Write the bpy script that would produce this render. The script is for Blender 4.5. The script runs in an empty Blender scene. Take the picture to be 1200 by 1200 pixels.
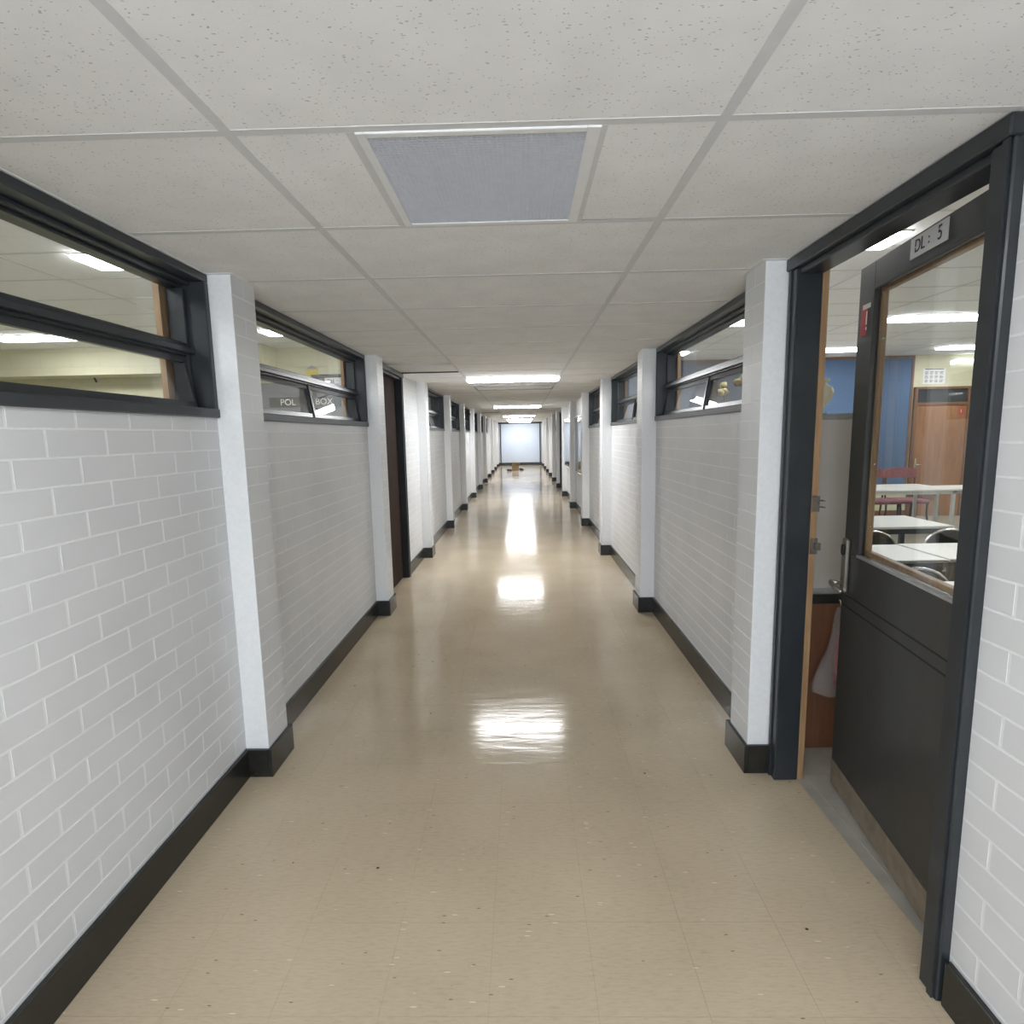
import bpy, bmesh, math, random
from mathutils import Vector, Matrix
random.seed(7)
scene = bpy.context.scene
COL = scene.collection

# ------------------------------------------------------------------ camera, world, light, exposure
F_PX, PITCH, YAW, ROLL, CAM_Z = 660.93, -0.1346, -0.0202, 0.0195, 1.59
def view_ray(px, py):
    a = (px - 600) / F_PX; b = -(py - 600) / F_PX
    cr, sr = math.cos(ROLL), math.sin(ROLL)
    a, b = cr * a + sr * b, -sr * a + cr * b
    cp, sp = math.cos(PITCH), math.sin(PITCH)
    y = cp - sp * b; z = sp + cp * b
    cy, sy = math.cos(YAW), math.sin(YAW)
    return Vector((cy * a + sy * y, -sy * a + cy * y, z))
fw = view_ray(600, 600).normalized()
rt = (view_ray(700, 600) - view_ray(600, 600)).normalized()
up = rt.cross(fw)
cam_data = bpy.data.cameras.new('camera')
cam_data.lens = 36 * F_PX / 1200; cam_data.sensor_width = 36
cam_data.clip_start = 0.02; cam_data.clip_end = 200
cam = bpy.data.objects.new('camera', cam_data); COL.objects.link(cam)
cam.matrix_world = Matrix(((rt.x, up.x, -fw.x, 0), (rt.y, up.y, -fw.y, 0), (rt.z, up.z, -fw.z, CAM_Z), (0, 0, 0, 1)))
scene.camera = cam

world = bpy.data.worlds.new('world'); scene.world = world; world.use_nodes = True
world.node_tree.nodes['Background'].inputs[0].default_value = (0.75, 0.85, 1, 1)
world.node_tree.nodes['Background'].inputs[1].default_value = 0.35
TUBE_STRENGTH = 31.0          # corridor troffers
ROOM_STRENGTH = 17.0          # classroom troffers
al = bpy.data.lights.new('rear_fill', 'AREA'); al.shape = 'RECTANGLE'; al.size = 2.3; al.size_y = 2.0
al.energy = 75; al.color = (0.80, 0.89, 1.0)
alo = bpy.data.objects.new('rear_fill', al); COL.objects.link(alo)
alo.location = (-0.09, -3.4, 1.25); alo.rotation_euler = (math.radians(90), 0, 0)   # shines along +Y: unseen cool fill added behind the viewer
scene.view_settings.view_transform = 'Standard'; scene.view_settings.look = 'None'
scene.view_settings.exposure = 0.6; scene.cycles.max_bounces = 12; scene.cycles.diffuse_bounces = 7; scene.view_settings.gamma = 1.0; scene.view_settings.use_curve_mapping = False

# ------------------------------------------------------------------ dimensions (metres; +Y down the corridor)
H = 2.293; XL, XR = -1.34, 1.154            # wall faces
PXL, PXR = -1.23, 1.03                      # pilaster faces
PY0, PSP, PD = 2.49, 2.425, 0.217           # first pilaster, spacing, pilaster length
BAY = PSP - PD
GL, GR = -0.668, 0.4705                     # ceiling runners
RY0, RP = 1.394, 0.61                       # ceiling rows
CZ0, CH = 0.1495, 0.0825                    # block courses
BL = 0.235                                  # block length
SILL = 1.695
YEND, YBACK = 30.3, -3.6
RCEIL = 2.85

# ------------------------------------------------------------------ materials
def nt(name):
    m = bpy.data.materials.new(name); m.use_nodes = True
    n = m.node_tree.nodes; l = m.node_tree.links
    return m, n, l, n['Principled BSDF']
def ramp(n, l, fac, stops):
    r = n.new('ShaderNodeValToRGB'); l.new(fac, r.inputs[0])
    while len(r.color_ramp.elements) > 1: r.color_ramp.elements.remove(r.color_ramp.elements[-1])
    r.color_ramp.elements[0].position = stops[0][0]; r.color_ramp.elements[0].color = (*stops[0][1], 1)
    for p, c in stops[1:]:
        e = r.color_ramp.elements.new(p); e.color = (*c, 1)
    return r.outputs[0]
def noise(n, l, scale, detail=2, vec=None, rough=0.5):
    t = n.new('ShaderNodeTexNoise'); t.inputs['Scale'].default_value = scale
    t.inputs['Detail'].default_value = detail; t.inputs['Roughness'].default_value = rough
    if vec: l.new(vec, t.inputs['Vector'])
    return t.outputs['Fac']
def coords(n, l, sc=(1, 1, 1), kind='Object', rot=(0, 0, 0)):
    if kind == 'Position':
        g = n.new('ShaderNodeNewGeometry'); o = g.outputs['Position']
    else:
        tc = n.new('ShaderNodeTexCoord'); o = tc.outputs[kind]
    mp = n.new('ShaderNodeMapping'); mp.inputs['Scale'].default_value = sc; mp.inputs['Rotation'].default_value = rot
    l.new(o, mp.inputs['Vector']); return mp.outputs[0]
def bump(n, l, b, h, strength, dist=0.002):
    bp = n.new('ShaderNodeBump'); bp.inputs['Strength'].default_value = strength; bp.inputs['Distance'].default_value = dist
    l.new(h, bp.inputs['Height']); l.new(bp.outputs[0], b.inputs['Normal']); return bp
def flat(name, c, rough=0.5, metal=0.0, var=0.06, nscale=30, bstr=0.15, spec=0.5):
    m, n, l, b = nt(name)
    v = coords(n, l, kind='Position'); f = noise(n, l, nscale, 3, v)
    lo = tuple(max(0, x * (1 - var)) for x in c); hi = tuple(min(1, x * (1 + var)) for x in c)
    l.new(ramp(n, l, f, [(0.3, lo), (0.7, hi)]), b.inputs['Base Color'])
    b.inputs['Roughness'].default_value = rough; b.inputs['Metallic'].default_value = metal
    b.inputs['Specular IOR Level'].default_value = spec
    if bstr: bump(n, l, b, f, bstr, 0.001)
    return m
M = {}
def white_block():
    m, n, l, b = nt('white_painted_block')
    v = coords(n, l, kind='Position')
    f = noise(n, l, 2.5, 3, v); g = noise(n, l, 90, 3, v)
    l.new(ramp(n, l, f, [(0.35, (0.65, 0.66, 0.67)), (0.65, (0.70, 0.71, 0.72))]), b.inputs['Base Color'])
    b.inputs['Roughness'].default_value = 0.42
    bump(n, l, b, g, 0.25, 0.0008); return m
M['block'] = white_block()
M['mortar'] = flat('painted_mortar', (0.80, 0.81, 0.82), 0.4, var=0.03, nscale=60)
M['black'] = flat('black_gloss_paint', (0.034, 0.035, 0.034), 0.33, var=0.15, nscale=14, bstr=0.1)
M['frame'] = flat('charcoal_gloss_paint', (0.026, 0.031, 0.036), 0.30, var=0.15, nscale=9, bstr=0.12)
def hammered():
    m, n, l, b = nt('black_hammered_door_paint'); v = coords(n, l, kind='Position')
    l.new(ramp(n, l, noise(n, l, 14, 3, v), [(0.3, (0.033, 0.034, 0.033)), (0.7, (0.040, 0.041, 0.039))]), b.inputs['Base Color'])
    b.inputs['Roughness'].default_value = 0.36; bump(n, l, b, noise(n, l, 150, 2, v), 0.5, 0.0012); return m
M['doorblack'] = hammered()
M['vinylbase'] = flat('black_vinyl_base', (0.020, 0.020, 0.018), 0.24, var=0.2, nscale=20, bstr=0.1)
M['tee'] = flat('ceiling_grid_enamel', (0.64, 0.645, 0.65), 0.55, var=0.03)
M['whitemetal'] = flat('white_enamelled_metal', (0.78, 0.79, 0.79), 0.4, var=0.02)
M['grille'] = flat('grey_grille', (0.60, 0.62, 0.66), 0.5, var=0.03)
M['dark'] = flat('dark_void', (0.02, 0.02, 0.02), 0.9)
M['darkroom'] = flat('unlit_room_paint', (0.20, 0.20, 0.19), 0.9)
M['plenum'] = flat('plenum_concrete', (0.12, 0.12, 0.12), 0.9)
M['mdf'] = flat('pale_panel', (0.47, 0.44, 0.42), 0.6, var=0.03, nscale=5)
M['greytrim'] = flat('grey_trim', (0.30, 0.30, 0.30), 0.5)
M['blue'] = flat('blue_pinboard_felt', (0.085, 0.14, 0.24), 0.95, var=0.08, nscale=60)
M['slate'] = flat('slate_blue_felt', (0.10, 0.125, 0.17), 0.95, var=0.08, nscale=60)
M['tabletop'] = flat('white_laminate', (0.66, 0.66, 0.62), 0.35, var=0.02)
M['blackmetal'] = flat('black_steel', (0.02, 0.02, 0.02), 0.35, 0.3)
M['greymetal'] = flat('grey_painted_steel', (0.50, 0.52, 0.50), 0.4, 0.2)
M['chrome'] = flat('chrome', (0.75, 0.75, 0.76), 0.12, 1.0, var=0.02, bstr=0)
M['nickel'] = flat('satin_nickel', (0.42, 0.40, 0.36), 0.32, 0.9, var=0.08, nscale=60)
M['oldmetal'] = flat('tarnished_metal', (0.20, 0.17, 0.15), 0.45, 0.6, var=0.2, nscale=80)
M['kick'] = flat('brown_metal_kick_plate', (0.21, 0.17, 0.125), 0.36, 0.0, var=0.25, nscale=18)
M['chairblack'] = flat('black_vinyl', (0.018, 0.018, 0.017), 0.22, var=0.1)
M['maroon'] = flat('maroon_vinyl', (0.27, 0.10, 0.11), 0.45, var=0.15)
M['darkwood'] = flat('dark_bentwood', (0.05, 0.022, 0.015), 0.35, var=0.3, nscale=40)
M['ceramic'] = flat('cream_ceramic', (0.62, 0.57, 0.42), 0.3, var=0.04)
M['paper'] = flat('white_paper', (0.72, 0.72, 0.74), 0.8, var=0.02, bstr=0)
M['ink'] = flat('dark_ink', (0.05, 0.05, 0.05), 0.8, var=0.1, bstr=0)
M['whiteink'] = flat('white_lettering', (0.8, 0.8, 0.78), 0.7, var=0.02, bstr=0)
M['red'] = flat('red_sign_print', (0.45, 0.06, 0.06), 0.5, var=0.1, bstr=0)
M['yellow'] = flat('yellow_card', (0.62, 0.50, 0.10), 0.7, var=0.08)
M['cardboard'] = flat('cardboard', (0.22, 0.15, 0.09), 0.85, var=0.12, nscale=12)
M['cloth'] = flat('dark_grey_cloth', (0.06, 0.065, 0.08), 0.9, var=0.3, nscale=30)
M['straw'] = flat('dried_flower', (0.50, 0.44, 0.22), 0.9, var=0.4, nscale=120)
M['alu'] = flat('brushed_aluminium', (0.52, 0.54, 0.55), 0.3, 0.8, var=0.05)
M['caseback'] = flat('pale_blue_backing', (0.55, 0.62, 0.66), 0.7, var=0.03)
M['endpanel'] = flat('pale_blue_white_panel', (0.55, 0.62, 0.73), 0.45, var=0.02, nscale=2)
M['greyboard'] = flat('grey_board', (0.22, 0.23, 0.24), 0.6, var=0.04)
M['charcoalband'] = flat('charcoal_band', (0.09, 0.095, 0.10), 0.6, var=0.04)
M['shadedleaf'] = flat('brown_leaf_in_shade', (0.035, 0.02, 0.015), 0.75, var=0.2, nscale=9, spec=0.15)
M['rubber'] = flat('black_rubber', (0.015, 0.015, 0.015), 0.6)
M['greyfloor'] = flat('grey_lino', (0.36, 0.34, 0.30), 0.3, var=0.12, nscale=8)
M['roomfloor'] = flat('worn_beige_lino', (0.38, 0.36, 0.29), 0.25, var=0.08, nscale=6)
M['roomceil'] = flat('classroom_ceiling', (0.84, 0.84, 0.84), 0.9, var=0.03)

def wood(name, c1, c2, sc=(18, 18, 1.3), rough=0.45):
    m, n, l, b = nt(name); v = coords(n, l, sc, 'Position')
    f = noise(n, l, 2.2, 6, v, 0.65)
    l.new(ramp(n, l, f, [(0.3, c1), (0.52, tuple((a + d) / 2 for a, d in zip(c1, c2))), (0.7, c2)]), b.inputs['Base Color'])
    b.inputs['Roughness'].default_value = rough; bump(n, l, b, f, 0.15, 0.001); return m
M['jambwood'] = wood('varnished_pine_jamb', (0.27, 0.15, 0.075), (0.45, 0.29, 0.15))
M['doorwood'] = wood('brown_veneer_door', (0.22, 0.10, 0.045), (0.36, 0.185, 0.09), (6, 6, 0.8))
M['cabwood'] = wood('red_brown_veneer', (0.12, 0.05, 0.028), (0.20, 0.085, 0.045), (9, 9, 0.9))
M['trimwood'] = wood('brown_timber_trim', (0.13, 0.065, 0.035), (0.22, 0.12, 0.07))

def cream_block():
    m, n, l, b = nt('cream_painted_block')
    g = n.new('ShaderNodeNewGeometry'); s = n.new('ShaderNodeSeparateXYZ'); l.new(g.outputs['Position'], s.inputs[0])
    a = n.new('ShaderNodeMath'); a.operation = 'ADD'; l.new(s.outputs[0], a.inputs[0]); l.new(s.outputs[1], a.inputs[1])
    c = n.new('ShaderNodeCombineXYZ'); l.new(a.outputs[0], c.inputs[0]); l.new(s.outputs[2], c.inputs[1])
    br = n.new('ShaderNodeTexBrick'); l.new(c.outputs[0], br.inputs['Vector'])
    br.inputs['Scale'].default_value = 1; br.inputs['Brick Width'].default_value = 0.4; br.inputs['Row Height'].default_value = 0.2
    br.inputs['Mortar Size'].default_value = 0.006
    br.inputs['Color1'].default_value = (0.60, 0.58, 0.42, 1); br.inputs['Color2'].default_value = (0.58, 0.56, 0.40, 1)
    br.inputs['Mortar'].default_value = (0.54, 0.52, 0.38, 1)
    l.new(br.outputs['Color'], b.inputs['Base Color']); b.inputs['Roughness'].default_value = 0.5
    bp = bump(n, l, b, br.outputs['Fac'], 0.4, 0.004); bp.invert = True
    return m
M['cream'] = cream_block()

def ceiling_mat():
    m, n, l, b = nt('fissured_ceiling_tile')
    v = coords(n, l, (1, 1, 1), 'Position')
    t = n.new('ShaderNodeTexVoronoi'); t.inputs['Scale'].default_value = 105; t.inputs['Randomness'].default_value = 1.0
    vs = coords(n, l, (0.8, 1.5, 1), 'Position'); 
    wob = n.new('ShaderNodeTexNoise'); wob.inputs['Scale'].default_value = 50; l.new(v, wob.inputs['Vector'])
    mx = n.new('ShaderNodeMix'); mx.data_type = 'VECTOR'; mx.inputs[0].default_value = 0.02
    l.new(vs, mx.inputs[4]); l.new(wob.outputs['Color'], mx.inputs[5]); l.new(mx.outputs[1], t.inputs['Vector'])
    # only some cells carry a fissure
    hole = n.new('ShaderNodeMath'); hole.operation = 'LESS_THAN'; hole.inputs[1].default_value = 0.22
    l.new(t.outputs['Distance'], hole.inputs[0])
    sep = n.new('ShaderNodeSeparateColor'); l.new(t.outputs['Color'], sep.inputs[0])
    pick = n.new('ShaderNodeMath'); pick.operation = 'GREATER_THAN'; pick.inputs[1].default_value = 0.62
    l.new(sep.outputs[0], pick.inputs[0])
    mu = n.new('ShaderNodeMath'); mu.operation = 'MULTIPLY'; l.new(hole.outputs[0], mu.inputs[0]); l.new(pick.outputs[0], mu.inputs[1])
    base = ramp(n, l, noise(n, l, 6, 3, v), [(0.35, (0.80, 0.80, 0.795)), (0.65, (0.85, 0.85, 0.845))])
    mc = n.new('ShaderNodeMix'); mc.data_type = 'RGBA'; l.new(mu.outputs[0], mc.inputs[0])
    l.new(base, mc.inputs[6]); mc.inputs[7].default_value = (0.50, 0.495, 0.49, 1)
    l.new(mc.outputs[2], b.inputs['Base Color']); b.inputs['Roughness'].default_value = 0.95
    b.inputs['Specular IOR Level'].default_value = 0.1
    bump(n, l, b, noise(n, l, 260, 3, v), 0.3, 0.001)
    return m
M['tile'] = ceiling_mat()

def floor_mat():
    m, n, l, b = nt('waxed_beige_vinyl_tile')
    v = coords(n, l, (1, 1, 1), 'Position')
    big = noise(n, l, 1.6, 4, v)
    base = ramp(n, l, big, [(0.3, (0.465, 0.385, 0.275)), (0.7, (0.545, 0.455, 0.33))])
    sv = coords(n, l, (5, 26, 1), 'Position')
    fine = noise(n, l, 5, 4, sv, 0.7)
    mottled = ramp(n, l, fine, [(0.28, (0.84, 0.83, 0.81)), (0.5, (1, 1, 1)), (0.75, (1.08, 1.08, 1.07))])
    mm = n.new('ShaderNodeMix'); mm.data_type = 'RGBA'; mm.blend_type = 'MULTIPLY'; mm.inputs[0].default_value = 0.75
    l.new(base, mm.inputs[6]); l.new(mottled, mm.inputs[7])
    def flecks(scale, stretch, thr, size, color, prev):
        t = n.new('ShaderNodeTexVoronoi'); t.inputs['Scale'].default_value = scale
        l.new(coords(n, l, stretch, 'Position'), t.inputs['Vector'])
        a = n.new('ShaderNodeMath'); a.operation = 'LESS_THAN'; a.inputs[1].default_value = size; l.new(t.outputs['Distance'], a.inputs[0])
        s = n.new('ShaderNodeSeparateColor'); l.new(t.outputs['Color'], s.inputs[0])
        p = n.new('ShaderNodeMath'); p.operation = 'GREATER_THAN'; p.inputs[1].default_value = thr; l.new(s.outputs[0], p.inputs[0])
        q = n.new('ShaderNodeMath'); q.operation = 'MULTIPLY'; l.new(a.outputs[0], q.inputs[0]); l.new(p.outputs[0], q.inputs[1])
        x = n.new('ShaderNodeMix'); x.data_type = 'RGBA'; l.new(q.outputs[0], x.inputs[0]); l.new(prev, x.inputs[6]); x.inputs[7].default_value = color
        return x.outputs[2]
    c = flecks(22, (0.55, 3.0, 1), 0.84, 0.13, (0.66, 0.60, 0.48, 1), mm.outputs[2])
    c = flecks(25, (0.7, 2.6, 1), 0.90, 0.12, (0.24, 0.18, 0.11, 1), c)
    c = flecks(9, (1, 1.2, 1), 0.86, 0.055, (0.09, 0.07, 0.05, 1), c)
    l.new(c, b.inputs['Base Color'])
    rr = n.new('ShaderNodeMapRange'); rr.inputs[3].default_value = 0.09; rr.inputs[4].default_value = 0.17
    l.new(noise(n, l, 3, 4, v), rr.inputs[0]); l.new(rr.outputs[0], b.inputs['Roughness'])
    b.inputs['Specular IOR Level'].default_value = 0.2
    wv = coords(n, l, (1.2, 5.0, 1), 'Position')
    bump(n, l, b, noise(n, l, 2.6, 2, wv), 0.45, 0.003)
    return m
M['floor'] = floor_mat()

def glass_mat():
    m, n, l, b = nt('window_glass'); n.remove(b)
    out = n['Material Output']
    tr = n.new('ShaderNodeBsdfTransparent'); tr.inputs[0].default_value = (0.97, 0.98, 0.98, 1)
    gl = n.new('ShaderNodeBsdfGlossy'); gl.inputs['Roughness'].default_value = 0.02
    fr = n.new('ShaderNodeLayerWeight'); fr.inputs[0].default_value = 0.5
    pw = n.new('ShaderNodeMath'); pw.operation = 'POWER'; l.new(fr.outputs['Facing'], pw.inputs[0]); pw.inputs[1].default_value = 5
    ma = n.new('ShaderNodeMath'); ma.operation = 'MULTIPLY_ADD'; l.new(pw.outputs[0], ma.inputs[0]); ma.inputs[1].default_value = 0.92; ma.inputs[2].default_value = 0.04
    mx = n.new('ShaderNodeMixShader'); l.new(ma.outputs[0], mx.inputs[0]); l.new(tr.outputs[0], mx.inputs[1]); l.new(gl.outputs[0], mx.inputs[2])
    l.new(mx.outputs[0], out.inputs[0]); return m
M['glass'] = glass_mat()
def bag_mat():
    m, n, l, b = nt('crumpled_clear_plastic'); n.remove(b)
    out = n['Material Output']
    tr = n.new('ShaderNodeBsdfTransparent'); tr.inputs[0].default_value = (0.9, 0.88, 0.88, 1)
    gl = n.new('ShaderNodeBsdfPrincipled'); gl.inputs['Roughness'].default_value = 0.25; gl.inputs['Base Color'].default_value = (0.6, 0.55, 0.55, 1)
    v = coords(n, l, (30, 30, 12), 'Position'); f = noise(n, l, 2, 4, v)
    bp = n.new('ShaderNodeBump'); bp.inputs['Distance'].default_value = 0.01; l.new(f, bp.inputs['Height']); l.new(bp.outputs[0], gl.inputs['Normal'])
    mx = n.new('ShaderNodeMixShader'); mx.inputs[0].default_value = 0.28; l.new(tr.outputs[0], mx.inputs[1]); l.new(gl.outputs[0], mx.inputs[2])
    l.new(mx.outputs[0], out.inputs[0]); return m
M['bag'] = bag_mat()
def emit(name, strength, c=(0.975, 0.985, 1.0)):
    m, n, l, b = nt(name)
    b.inputs['Base Color'].default_value = (0.8, 0.8, 0.8, 1)
    b.inputs['Emission Color'].default_value = (*c, 1); b.inputs['Emission Strength'].default_value = strength
    return m
M['tube'] = emit('lit_corridor_diffuser', TUBE_STRENGTH)
M['tube_dim'] = emit('lit_dimmed_diffuser_overhead', TUBE_STRENGTH * 0.42)  # overhead diffuser turned down to balance the near brightness
M['roomtube'] = emit('lit_classroom_diffuser', ROOM_STRENGTH)
M['barglow'] = emit('glowing_bar', 2.5, (0.85, 0.93, 1))
M['unlit'] = flat('unlit_prismatic_diffuser', (0.70, 0.72, 0.72), 0.35, var=0.03, nscale=150)

# ------------------------------------------------------------------ mesh helpers
class MB:
    def __init__(s, tf=None): s.v = []; s.f = []; s.m = []; s.tf = tf; s.sm = []
    def add(s, vs, fs, mi=0, smooth=False):
        o = len(s.v)
        s.v += [s.tf(*p) if s.tf else tuple(p) for p in vs]
        for f in fs: s.f.append([i + o for i in f]); s.m.append(mi); s.sm.append(smooth)
        return s
    def box(s, x0, x1, y0, y1, z0, z1, mi=0, c=0):
        if c <= 0:
            vs = [(x, y, z) for z in (z0, z1) for y in (y0, y1) for x in (x0, x1)]
            return s.add(vs, [(0, 2, 3, 1), (4, 5, 7, 6), (0, 1, 5, 4), (2, 6, 7, 3), (0, 4, 6, 2), (1, 3, 7, 5)], mi)
        # chamfered box
        vs = []
        idx = {}
        def P(p): 
            k = tuple(round(q, 7) for q in p)
            if k not in idx: idx[k] = len(vs); vs.append(p)
            return idx[k]
        X, Y, Z = (x0, x1), (y0, y1), (z0, z1); sg = (1, -1)
        def pt(i, j, k, ax):
            p = [X[i], Y[j], Z[k]]; off = [sg[i] * c, sg[j] * c, sg[k] * c]
            for a in range(3):
                if a != ax: p[a] += off[a]
            return P(tuple(p))
        fs = []
        for a in range(2):
            fs.append([pt(a, 0, 0, 0), pt(a, 1, 0, 0), pt(a, 1, 1, 0), pt(a, 0, 1, 0)])
            fs.append([pt(0, a, 0, 1), pt(1, a, 0, 1), pt(1, a, 1, 1), pt(0, a, 1, 1)])
            fs.append([pt(0, 0, a, 2), pt(1, 0, a, 2), pt(1, 1, a, 2), pt(0, 1, a, 2)])
        for i in range(2):
            for j in range(2):
                fs.append([pt(i, j, 0, 0), pt(i, j, 1, 0), pt(i, j, 1, 1), pt(i, j, 0, 1)])
                fs.append([pt(i, 0, j, 0), pt(i, 1, j, 0), pt(i, 1, j, 2), pt(i, 0, j, 2)])
                fs.append([pt(0, i, j, 1), pt(1, i, j, 1), pt(1, i, j, 2), pt(0, i, j, 2)])
                for k in range(2): fs.append([pt(i, j, k, 0), pt(i, j, k, 1), pt(i, j, k, 2)])
        return s.add(vs, fs, mi)
    def prism(s, poly, axis, a, b, mi=0):
        # poly: list of 2D points in the two remaining axes (order x,y,z without axis)
        n = len(poly); vs = []
        for h in (a, b):
            for p in poly:
                q = list(p); q.insert(axis, h); vs.append(tuple(q))
        fs = [list(range(n)), list(range(2 * n - 1, n - 1, -1))] + [[i, (i + 1) % n, n + (i + 1) % n, n + i] for i in range(n)]
        return s.add(vs, fs, mi)
    def tube(s, pts, r, n=8, mi=0, closed=False):
        pts = [Vector(p) for p in pts]; rs = r if isinstance(r, (list, tuple)) else [r] * len(pts)
        vs = []; m = len(pts); prev = None
        for i, p in enumerate(pts):
            if closed: t = pts[(i + 1) % m] - pts[i - 1]
            else: t = pts[min(i + 1, m - 1)] - pts[max(i - 1, 0)]
            t.normalize()
            if prev is None:
                u = t.cross(Vector((0, 0, 1)))
                if u.length < 0.1: u = t.cross(Vector((1, 0, 0)))
            else: u = prev - t * prev.dot(t)
            u.normalize(); prev = u; w = t.cross(u)
            for k in range(n):
                a = 2 * math.pi * k / n; vs.append(tuple(p + (u * math.cos(a) + w * math.sin(a)) * rs[i]))
        fs = []
        for i in range(m if closed else m - 1):
            j = (i + 1) % m
            for k in range(n): fs.append([i * n + k, i * n + (k + 1) % n, j * n + (k + 1) % n, j * n + k])
        if not closed: fs += [list(range(n))[::-1], list(range((m - 1) * n, m * n))]
        return s.add(vs, fs, mi, True)
    def lathe(s, prof, cx, cy, cz, n=24, mi=0):
        vs = []; 
        for r, z in prof:
            for k in range(n):
                a = 2 * math.pi * k / n; vs.append((cx + r * math.cos(a), cy + r * math.sin(a), cz + z))
        fs = []
        for i in range(len(prof) - 1):
            for k in range(n): fs.append([i * n + k, i * n + (k + 1) % n, (i + 1) * n + (k + 1) % n, (i + 1) * n + k])
        fs += [list(range(n))[::-1], list(range((len(prof) - 1) * n, len(prof) * n))]
        return s.add(vs, fs, mi, True)
    def blob(s, cx, cy, cz, rx, ry, rz, mi=0, n=10, m=7, jit=0.0):
        vs = [(cx, cy, cz - rz)]
        for i in range(1, m):
            ph = math.pi * i / m - math.pi / 2
            for k in range(n):
                a = 2 * math.pi * k / n; j = 1 + random.uniform(-jit, jit)
                vs.append((cx + rx * j * math.cos(ph) * math.cos(a), cy + ry * j * math.cos(ph) * math.sin(a), cz + rz * j * math.sin(ph)))
        vs.append((cx, cy, cz + rz)); t = len(vs) - 1; fs = []
        for k in range(n):
            fs.append([0, 1 + (k + 1) % n, 1 + k]); fs.append([t, 1 + (m - 2) * n + k, 1 + (m - 2) * n + (k + 1) % n])
            for i in range(m - 2): fs.append([1 + i * n + k, 1 + i * n + (k + 1) % n, 1 + (i + 1) * n + (k + 1) % n, 1 + (i + 1) * n + k])
        return s.add(vs, fs, mi, True)
    def mesh(s, name, mats):
        me = bpy.data.meshes.new(name); me.from_pydata(s.v, [], s.f)
        for i, k in enumerate(s.m): me.polygons[i].material_index = k; me.polygons[i].use_smooth = s.sm[i]
        for mt in mats: me.materials.append(mt)
        bm = bmesh.new(); bm.from_mesh(me); bmesh.ops.recalc_face_normals(bm, faces=bm.faces); bm.to_mesh(me); bm.free()
        return me
    def build(s, name, mats, parent=None, loc=None):
        if not isinstance(mats, (list, tuple)): mats = [mats]
        return link(name, s.mesh(name, mats), parent, loc)
def link(name, me, parent=None, loc=None, rot=None):
    o = bpy.data.objects.new(name, me); COL.objects.link(o)
    if parent: o.parent = parent
    if loc: o.location = loc
    if rot: o.rotation_euler = rot
    return o
def tag(o, label=None, cat=None, group=None, kind=None):
    if label: o['label'] = label
    if cat: o['category'] = cat
    if group: o['group'] = group
    if kind: o['kind'] = kind
    return o
def empty(name, loc=(0, 0, 0), rz=0, **k):
    o = bpy.data.objects.new(name, None); COL.objects.link(o); o.location = loc; o.rotation_euler = (0, 0, rz)
    o.empty_display_size = 0.1
    return tag(o, **k)
def copy_tree(o, parent=None):
    c = o.copy(); COL.objects.link(c)
    if parent: c.parent = parent
    for ch in list(o.children): copy_tree(ch, c)
    return c
def text_mesh(body, size, name, mat, parent, loc, rot, extrude=0.0008, sx=1.0):
    cu = bpy.data.curves.new('txt', 'FONT'); cu.body = body; cu.size = size; cu.extrude = extrude; cu.align_x = 'CENTER'; cu.align_y = 'CENTER'
    t = bpy.data.objects.new('txt', cu); COL.objects.link(t)
    me = bpy.data.meshes.new_from_object(t.evaluated_get(bpy.context.evaluated_depsgraph_get()))
    bpy.data.objects.remove(t); bpy.data.curves.remove(cu)
    me.materials.clear(); me.materials.append(mat); me.name = name
    o = link(name, me, parent, loc, rot); o.scale = (sx, 1, 1); return o

def pil_y(i): return PY0 + PSP * i
def bay_y(i): return PY0 + PSP * (i - 1) + PD      # start of bay i (bay 1 follows pilaster 0)
NP = 12                                              # pilasters 0..11

# ------------------------------------------------------------------ floor
fl = MB().box(-1.50, 1.235, YBACK, YEND + .1, -0.05, -0.0015).build('floor', flat('floor_joint_dirt', (0.30, 0.245, 0.175), 0.5))
tag(fl, 'glossy beige vinyl tile floor running the length of the corridor', 'floor', kind='structure')
TS = 0.305; G = 0.0003
tile_cache = {}
def ftile(w, d):
    k = (round(w, 4), round(d, 4))
    if k not in tile_cache: tile_cache[k] = MB().box(G, w - G, G, d - G, -0.0015, 0).mesh('floor_tile', [M['floor']])
    return tile_cache[k]
xs = []; x = -1.34
while x < 1.2: 
    xs.append((x, min(TS, 1.235 - x))); x += TS
xs = [q for q in xs if q[1] > 0.02]
rest = MB(); cnt = 0; Y0 = 1.66 - TS * 3
for r in range(-12, 100):
    y = Y0 + r * TS
    if y > YEND: break
    for (xx, w) in xs:
        if 0 <= r and cnt < 296:
            link('floor_tile', ftile(w, TS), fl, (xx, y, 0)); cnt += 1
        else: rest.box(xx + G, xx + w - G, y + G, y + TS - G, -0.0015, 0)
tag(rest.build('floor_tile', M['floor'], fl), kind='stuff')

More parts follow.
